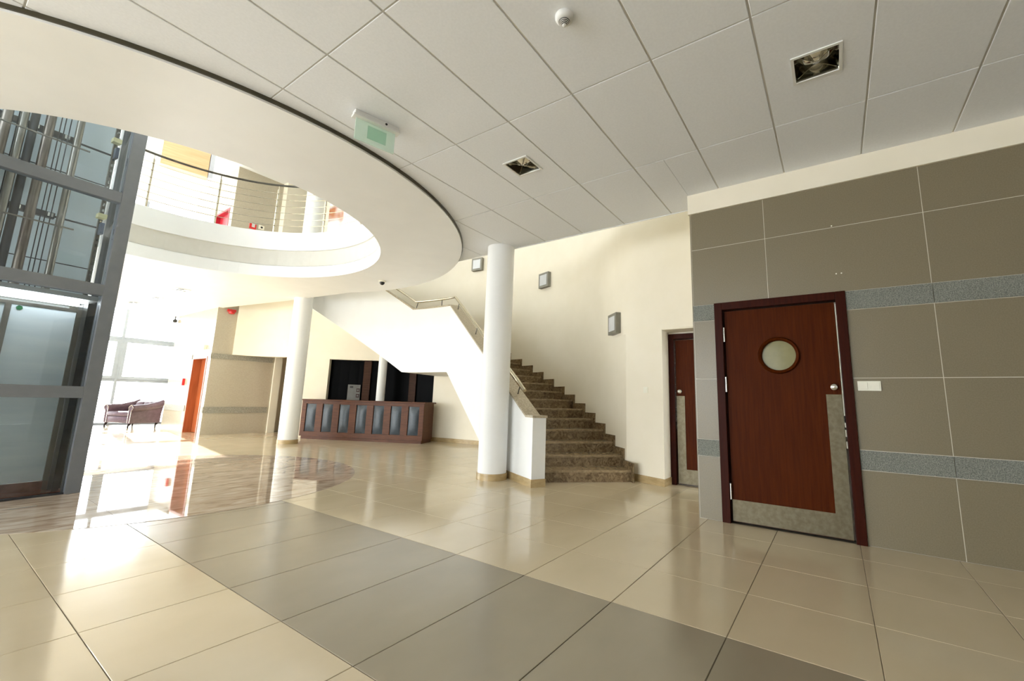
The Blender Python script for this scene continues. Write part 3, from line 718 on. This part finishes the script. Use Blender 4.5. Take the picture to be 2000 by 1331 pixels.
# ------------------------------------------------------------------ glass lift
lift = thing('glass_lift', 'glass lift shaft with grey steel frame standing on the granite circle', 'lift', (.2, 7.3, 0))
PB = Vector((1.20, 6.74)); le = Vector((cos(rad(5)), sin(rad(5)))); ln = Vector((-le.y, le.x))
def Lp(u, v, z): p = PB-le*u+ln*v; return (p.x, p.y, z)       # u to the left of the post, v to the back
def lbox(u0, u1, v0, v1, z0, z1): return MB().hexa([Lp(u0, v0, z0), Lp(u1, v0, z0), Lp(u1, v1, z0), Lp(u0, v1, z0)], [Lp(u0, v0, z1), Lp(u1, v0, z1), Lp(u1, v1, z1), Lp(u0, v1, z1)])
LW, LDp, HT, UL = 2.0, 1.75, 7.45, -.25
for u, v in ((-.05, 0), (LW, 0), (LW, LDp), (UL-.14, LDp)):
    lbox(u, u+.125, v, v+.125, .0, HT).obj('post', 'frame_grey', lift, bevel=.004)
lbox(.078, LW, 0, .06, 0.0, .02).obj('beam', 'lift_dark', lift)
BZ = (1.0, 2.145, 3.26, 4.6, 6.0)
for zb in BZ:
    lbox(.076, LW, .0, .1, zb, zb+.125).obj('beam', 'frame_grey', lift, bevel=.003)
zz = (0.02,)+tuple(z for z in BZ)+(7.4,)
for k in range(6):
    z0 = zz[k]+(.125 if k else 0); lbox(.076, LW, .045, .055, z0, zz[k+1]).obj('glass_pane', 'lift_glass', lift)
for k in (2, 3, 4, 5):       # slanting side glass on the right
    a, b = Lp(-.0, .13, 0), Lp(UL-.05, LDp, 0); z0 = zz[k]+.125
    e_ = Vector(b)-Vector(a); MB().obox((a[0], a[1], z0), e_, (.008, 0, 0), (0, 0, zz[k+1]-z0)).obj('glass_pane', 'lift_glass', lift)
lbox(UL+.02, LW+.1, LDp, LDp+.06, 0, HT).obj('back_wall', 'lift_panel', lift)
for zj in (2.75, 4.0, 5.2): lbox(UL+.02, LW+.1, LDp-.004, LDp+.001, zj, zj+.012).obj('panel_joint', 'lift_dark', lift)
lbox(LW+.16, LW+.17, .1, LDp, 0, HT).obj('glass_pane', 'lift_glass', lift)  # unseen left side, glazed to let more light into the shaft
for z, u0 in ((3.27, .28), (4.36, .25), (5.6, .25)):
    lbox(u0, LW, 1.49, 1.55, z, z+.075).obj('bracket', 'lift_dark', lift)
    lbox(-.16, u0, 1.52, 1.545, z+.03, z+.048).obj('bracket', 'lift_dark', lift)
    for u in (.30, .58): lbox(u, u+.05, 1.46, 1.49, z+.01, z+.06).obj('clamp', 'chrome', lift)
    lbox(.15, LW, 1.2, 1.22, z-.16, z-.145).obj('bracket', 'lift_steel', lift)
for u, v, r_, m in ((.245, 1.40, .038, 'lift_steel'), (.505, 1.42, .046, 'lift_brown'), (.63, 1.45, .040, 'lift_dark'), (.72, 1.42, .038, 'lift_steel'), (.85, 1.42, .045, 'lift_brown')):
    x, y, _ = Lp(u, v, 0); MB().lathe((x, y, 2.2), [(r_, 0), (r_, HT-2.25)], 18).obj('guide_tube', m, lift, smooth=True)
for u in (.325, .372, .41, .76):
    x, y, _ = Lp(u, 1.45, 0); MB().tube([(x, y, 2.2), (x, y, HT)], .006, 6).obj('cable', 'lift_dark', lift)
lbox(-.165, -.125, 1.5, 1.54, 2.3, HT).obj('rack_rail', 'lift_steel', lift)
for k in range(34): lbox(-.155, -.135, 1.485, 1.5, 2.35+.085*k, 2.39+.085*k).obj('rack_tooth', 'chrome', lift)
for z in (3.42, 4.55): lbox(-.17, -.08, 1.36, 1.46, z, z+.06).obj('limit_switch', 'yellow', lift); lbox(-.165, -.13, 1.38, 1.47, z-.22, z-.06).obj('counter_block', 'lift_blue', lift)
# cabin
lbox(.05, LW, .12, LDp-.05, .003, .02).obj('cabin_floor', 'red_granite', lift)
lbox(.06, LW, .14, LDp-.05, 2.09, 2.14).obj('cabin_roof', 'frosted', lift)
cabin_door = lbox(.175, .655, .34, .36, .12, 1.955).obj('cabin_door', 'etched', lift)
lbox(.70, LW, .36, .385, .12, 1.955).obj('cabin_door', 'lift_panel', lift)
for a in ((.13, .172, .33, .375, .02, 1.99), (.658, .70, .33, .375, .02, 1.99), (.172, .658, .33, .375, 1.958, 1.99), (.70, LW, .33, .375, 1.958, 1.99)):
    lbox(*a).obj('cabin_frame', 'lift_steel', lift)
lbox(.13, LW, .33, .37, .02, .115).obj('cabin_threshold', 'red_granite', lift)
lbox(.10, LW, .365, .385, 1.99, 2.09).obj('cabin_header', 'mirror', lift)
lbox(.075, .125, .2, .36, .02, 2.06).obj('cabin_post', 'lift_dark', lift)
lbox(-.05, .05, .3, .4, .02, 2.1).obj('cabin_post', 'lift_dark', lift)
lbox(.050, .062, .185, .2, .03, 1.93).obj('highlight_strip', 'chrome', lift)  # bright strip stands in for the highlight on the dark post
lbox(.13, LW-.1, .2, .25, 2.05, 2.075).obj('light_strip', 'lamp_on', lift, label='lit white strip lamp above the lift door')
x, y, z = Lp(.60, .335, 1.925)
MB().lathe((x, y, z), [(.001, 0), (.026, 0), (.026, .004), (.001, .004)], 6, (-ln.x, -ln.y, 0)).obj('sticker', 'sticker', cabin_door, label='round green sticker')

# ------------------------------------------------------------------ gallery guard rail around the opening
rail = thing('guard_rail', 'curved stainless guard rail around the upper floor opening', 'railing', (4.2, 8.6, 4.2))
RR = RI+.06
for k in range(-2, 6):
    a = 22.8+22.4*k; p = ang(a, RR, CH)
    MB().tube([(p[0], p[1], 4.15), (p[0], p[1], 5.22)], .021, 10).obj('post', 'rail_steel', rail, smooth=True)
    MB().tube([(p[0], p[1], 5.22), (p[0], p[1], 5.31)], .008, 6).obj('post_pin', 'rail_steel', rail)
A_ = [-22+4*k for k in range(39)]
for z in (4.45, 4.58, 4.72, 4.86, 5.0, 5.13):
    MB().tube([(*ang(a, RR-.03, CH), z) for a in A_], .006, 6).obj('rod', 'rail_steel', rail)
MB().tube([(*ang(a, RR, CH), 5.32) for a in A_], .022, 8).obj('handrail', 'dark_rail', rail, smooth=True)

# upper floor furniture
up_ = thing('hanging_panel', 'pale orange wooden panel hanging from the upper ceiling by the windows', 'panel', (3.0, 12.5, 6.4))
MB().prism([(2.62, 12.6), (3.50, 12.45), (3.55, 12.7), (2.67, 12.85)], 6.36, 7.5).obj('board', 'orange_panel', up_)
MB().prism([(2.2, 12.67), (2.61, 12.6), (2.66, 12.85), (2.25, 12.92)], 6.40, 7.5).obj('side_board', 'white', up_, label='white side board')
MB().prism([(3.51, 12.44), (3.60, 12.43), (3.65, 12.68), (3.56, 12.69)], 6.36, 7.5).obj('end_board', 'facade_pale', up_, label='pale grey end board')
art = thing('banner', 'white banner with orange swirls hung on the gallery guard rail', 'banner', (*ang(8, RR, CH), 4.3))
MB().arc(CH, RR+.035, RR+.045, -10, 21.3, 4.30, 5.16).obj('cloth', 'art', art, smooth=True)
sg = thing('fire_sign', 'red square sign with white centre low on the upper far wall', 'sign', (5.05, BY, 5.8))
MB().box(4.96, 5.13, BY-.02, BY+.012, 5.80, 5.95).obj('plate', 'red_sign', sg)
MB().box(5.01, 5.09, BY-.024, BY-.019, 5.85, 5.955).obj('panel', 'paper', sg)
ss = thing('wall_button', 'small white square button box beside the red upper sign', 'button', (5.27, BY, 5.84))
MB().box(5.20, 5.34, BY-.02, BY+.012, 5.86, 5.98).obj('plate', 'plastic_white', ss); MB().lathe((5.27, BY-.02, 5.92), [(.03, 0), (.03, -.01), (.001, -.01)], 12, (0, 1, 0)).obj('button', 'dark', ss)

# ------------------------------------------------------------------ small fittings
def downlight(x, y, z, label, s=LS, deep=.09):
    t = thing('downlight', label, 'ceiling light', (x, y, z), 'mirrored downlights in the tiled ceiling')
    f = MB().holed(rect(x-s, x+s, y-s, y+s), rect(x-s+.018, x+s-.018, y-s+.018, y+s-.018), z-.008, z+.004); f.obj('frame', 'plastic_grey', t)
    i = s-.018; m_ = MB()
    for (ax, ay) in ((1, 0), (0, 1), (-1, 0), (0, -1)):   # reflector sides
        bx, by = -ay, ax
        m_.hexa([(x+ax*i-bx*i, y+ay*i-by*i, z), (x+ax*i+bx*i, y+ay*i+by*i, z), (x+ax*(i-.03)+bx*(i-.03), y+ay*(i-.03)+by*(i-.03), z+deep), (x+ax*(i-.03)-bx*(i-.03), y+ay*(i-.03)-by*(i-.03), z+deep)],
                [(x+ax*(i+.004)-bx*i, y+ay*(i+.004)-by*i, z), (x+ax*(i+.004)+bx*i, y+ay*(i+.004)+by*i, z), (x+ax*i+bx*i, y+ay*i+by*i, z+deep), (x+ax*i-bx*i, y+ay*i-by*i, z+deep)])
    m_.box(x-i, x+i, y-i, y+i, z+deep, z+deep+.005)
    m_.obj('reflector', 'mirror_dark', t)
    for (ax, ay) in ((1, 0), (0, 1), (-1, 0), (0, -1)):    # four curved petals
        p = MB(); NA, NB = 8, 6; vv = []; ff = []
        for a in range(NA+1):
            for b in range(NB+1):
                q, t_ = a/NA, 2*b/NB-1; r_ = .012+(i-.022)*q; wd = .012+.62*r_; h = z+.010+.062*q**.6-.02*sin(pi*q)+.034*t_*t_*q
                vv.append((x+ax*r_-ay*t_*wd, y+ay*r_+ax*t_*wd, min(h, z+deep-.002)))
        for a in range(NA):
            for b in range(NB):
                k = a*(NB+1)+b; ff.append((k, k+1, k+NB+2, k+NB+1))
        p.add(vv, ff).obj('petal', 'mirror', t, smooth=True)
    for sx_, sy_ in ((1, 1), (-1, 1)):                      # crossed fins
        MB().obox((x-sx_*i*.9, y-sy_*i*.9, z+.012), (sx_*i*1.8, sy_*i*1.8, 0), (-sy_*.004, sx_*.004, 0), (0, 0, .06)).obj('fin', 'mirror_dark', t)
    MB().lathe((x, y, z+.01), [(.001, 0), (.018, .004), (.024, .03), (.02, .07)], 12).obj('bulb', 'frosted', t, smooth=True)
    return t
downlight(*LAMPS[0], ZC, 'square mirrored downlight in the tiles above the porthole door')
downlight(*LAMPS[1], ZC, 'square mirrored downlight near the ceiling centre right of the exit sign')
def spot(x, y, label):
    t = thing('soffit_light', label, 'ceiling light', (x, y, ZS), 'square lights in the far lobby soffit'); s = .15
    MB().holed(rect(x-s, x+s, y-s, y+s), rect(x-s+.02, x+s-.02, y-s+.02, y+s-.02), ZS-.012, ZS+.002).obj('frame', 'frosted', t)
    MB().box(x-s+.02, x+s-.02, y-s+.02, y+s-.02, ZS-.004, ZS+.002).obj('reflector', 'mirror', t)
    MB().box(x-.05, x+.03, y-.1, y+.1, ZS-.016, ZS-.004).obj('lamp_holder', 'dark', t)
spot(3.23, 12.02, 'nearest of three square lights in the white soffit of the far lobby')
spot(3.24, 13.72, 'middle of three square lights in the white soffit of the far lobby')
spot(3.14, 15.02, 'farthest of three square lights in the white soffit, by the glass facade')
# smoke detector
sd_ = thing('smoke_detector', 'white round smoke detector on the ceiling tiles', 'detector', (1.95, 1.20, ZC))
MB().lathe((1.95, 1.20, ZC), [(.056, 0), (.056, -.016), (.052, -.026), (.044, -.034), (.037, -.036)], 32).obj('base', 'plastic_grey', sd_, smooth=True)
MB().lathe((1.95, 1.20, ZC), [(.036, -.03), (.034, -.04), (.014, -.064), (.006, -.066)], 24).obj('grille_core', 'dark', sd_, smooth=True)
for k in range(5):
    r_ = .037-.0055*k; z_ = ZC-.039-.0062*k
    MB().lathe((1.95, 1.20, z_), [(r_-.003, .0), (r_, .0), (r_, -.002), (r_-.003, -.002), (r_-.003, 0)], 28, caps=False).obj('grille_ring', 'plastic_grey', sd_, smooth=True)
MB().lathe((1.95, 1.20, ZC-.064), [(.012, 0), (.011, -.006), (.005, -.009), (.001, -.009)], 16).obj('tip', 'plastic_grey', sd_, smooth=True)
# exit sign
ex = thing('exit_sign', 'hanging clear green acrylic exit sign under a white housing', 'sign', (1.93, 3.06, ZC))
xe = Vector((.972, -.235)); xn = Vector((.235, .972)); xo = Vector((1.765, 3.10))
def X(u, v, z): p = xo+xe*u+xn*v; return (p.x, p.y, z)
def xbox(u0, u1, v0, v1, z0, z1): return MB().hexa([X(u0, v0, z0), X(u1, v0, z0), X(u1, v1, z0), X(u0, v1, z0)], [X(u0, v0, z1), X(u1, v0, z1), X(u1, v1, z1), X(u0, v1, z1)])
xbox(0, .375, -.035, .035, ZC-.045, ZC).obj('housing', 'plastic_grey', ex, bevel=.006)
xbox(-.01, .385, -.045, .03, ZC-.058, ZC-.042).obj('lip', 'plastic_grey', ex, bevel=.004)
xbox(.02, .355, -.006, .004, ZC-.245, ZC-.05).obj('acrylic_plate', 'acrylic', ex)
xbox(.12, .28, -.008, -.0065, ZC-.20, ZC-.085).obj('green_field', 'acrylic_field', ex)
MB().lathe(X(.26, -.036, ZC-.022), [(.010, 0), (.010, .004), (.001, .004)], 10, (-xn.x, -xn.y, 0)).obj('test_button', 'dark', ex)
# dome camera on the soffit
dc = thing('dome_camera', 'small dark dome camera under the white ring soffit', 'camera', (5.08, 7.25, ZS))
MB().lathe((5.08, 7.25, ZS), [(.07, 0), (.07, -.02), (.06, -.028)], 20).obj('base', 'plastic_white', dc, smooth=True)
MB().lathe((5.08, 7.25, ZS-.026), [(.05, 0), (.045, -.03), (.025, -.052), (.001, -.06)], 16).obj('dome', 'dark', dc, smooth=True)
# bullet camera at the far end
bc = thing('bullet_camera', 'small black camera hanging at the far soffit edge by the facade', 'camera', (4.45, 16.6, ZS))
MB().tube([(4.45, 16.6, ZS), (4.45, 16.6, ZS-.09)], .015, 8).obj('stem', 'dark', bc); MB().sphere((4.45, 16.6, ZS-.14), .06, 10, 6).obj('head', 'dark', bc)
# red siren, call point, emergency light
sr = thing('fire_siren', 'red fire siren on top of the far tiled wall under the soffit', 'siren', (4.82, BY, 3.28))
MB().box(4.72, 4.92, BY-.05, BY+.012, 3.30, 3.37).obj('base', 'red_sign', sr); MB().lathe((4.82, BY-.04, 3.30), [(.075, 0), (.07, -.05), (.04, -.06), (.001, -.06)], 16).obj('lens', 'red_sign', sr, smooth=True)
cp = thing('fire_call_point', 'red fire alarm call point on the tiles left of the red brown door', 'alarm', (BX, 15.25, 1.37))
MB().box(BX-.05, BX+.012, 15.16, 15.34, 1.27, 1.47).obj('box', 'red_sign', cp, bevel=.01); MB().box(BX-.055, BX-.049, 15.2, 15.3, 1.32, 1.42).obj('panel', 'paper', cp)
em = thing('emergency_light', 'small cream emergency light above the red brown door', 'light', (BX, 14.05, 2.33))
MB().box(BX-.06, BX+.012, 13.95, 14.15, 2.25, 2.37).obj('body', 'plastic_white', em, bevel=.01); MB().box(BX-.066, BX-.058, 13.97, 14.13, 2.27, 2.33).obj('lens', 'frosted', em)
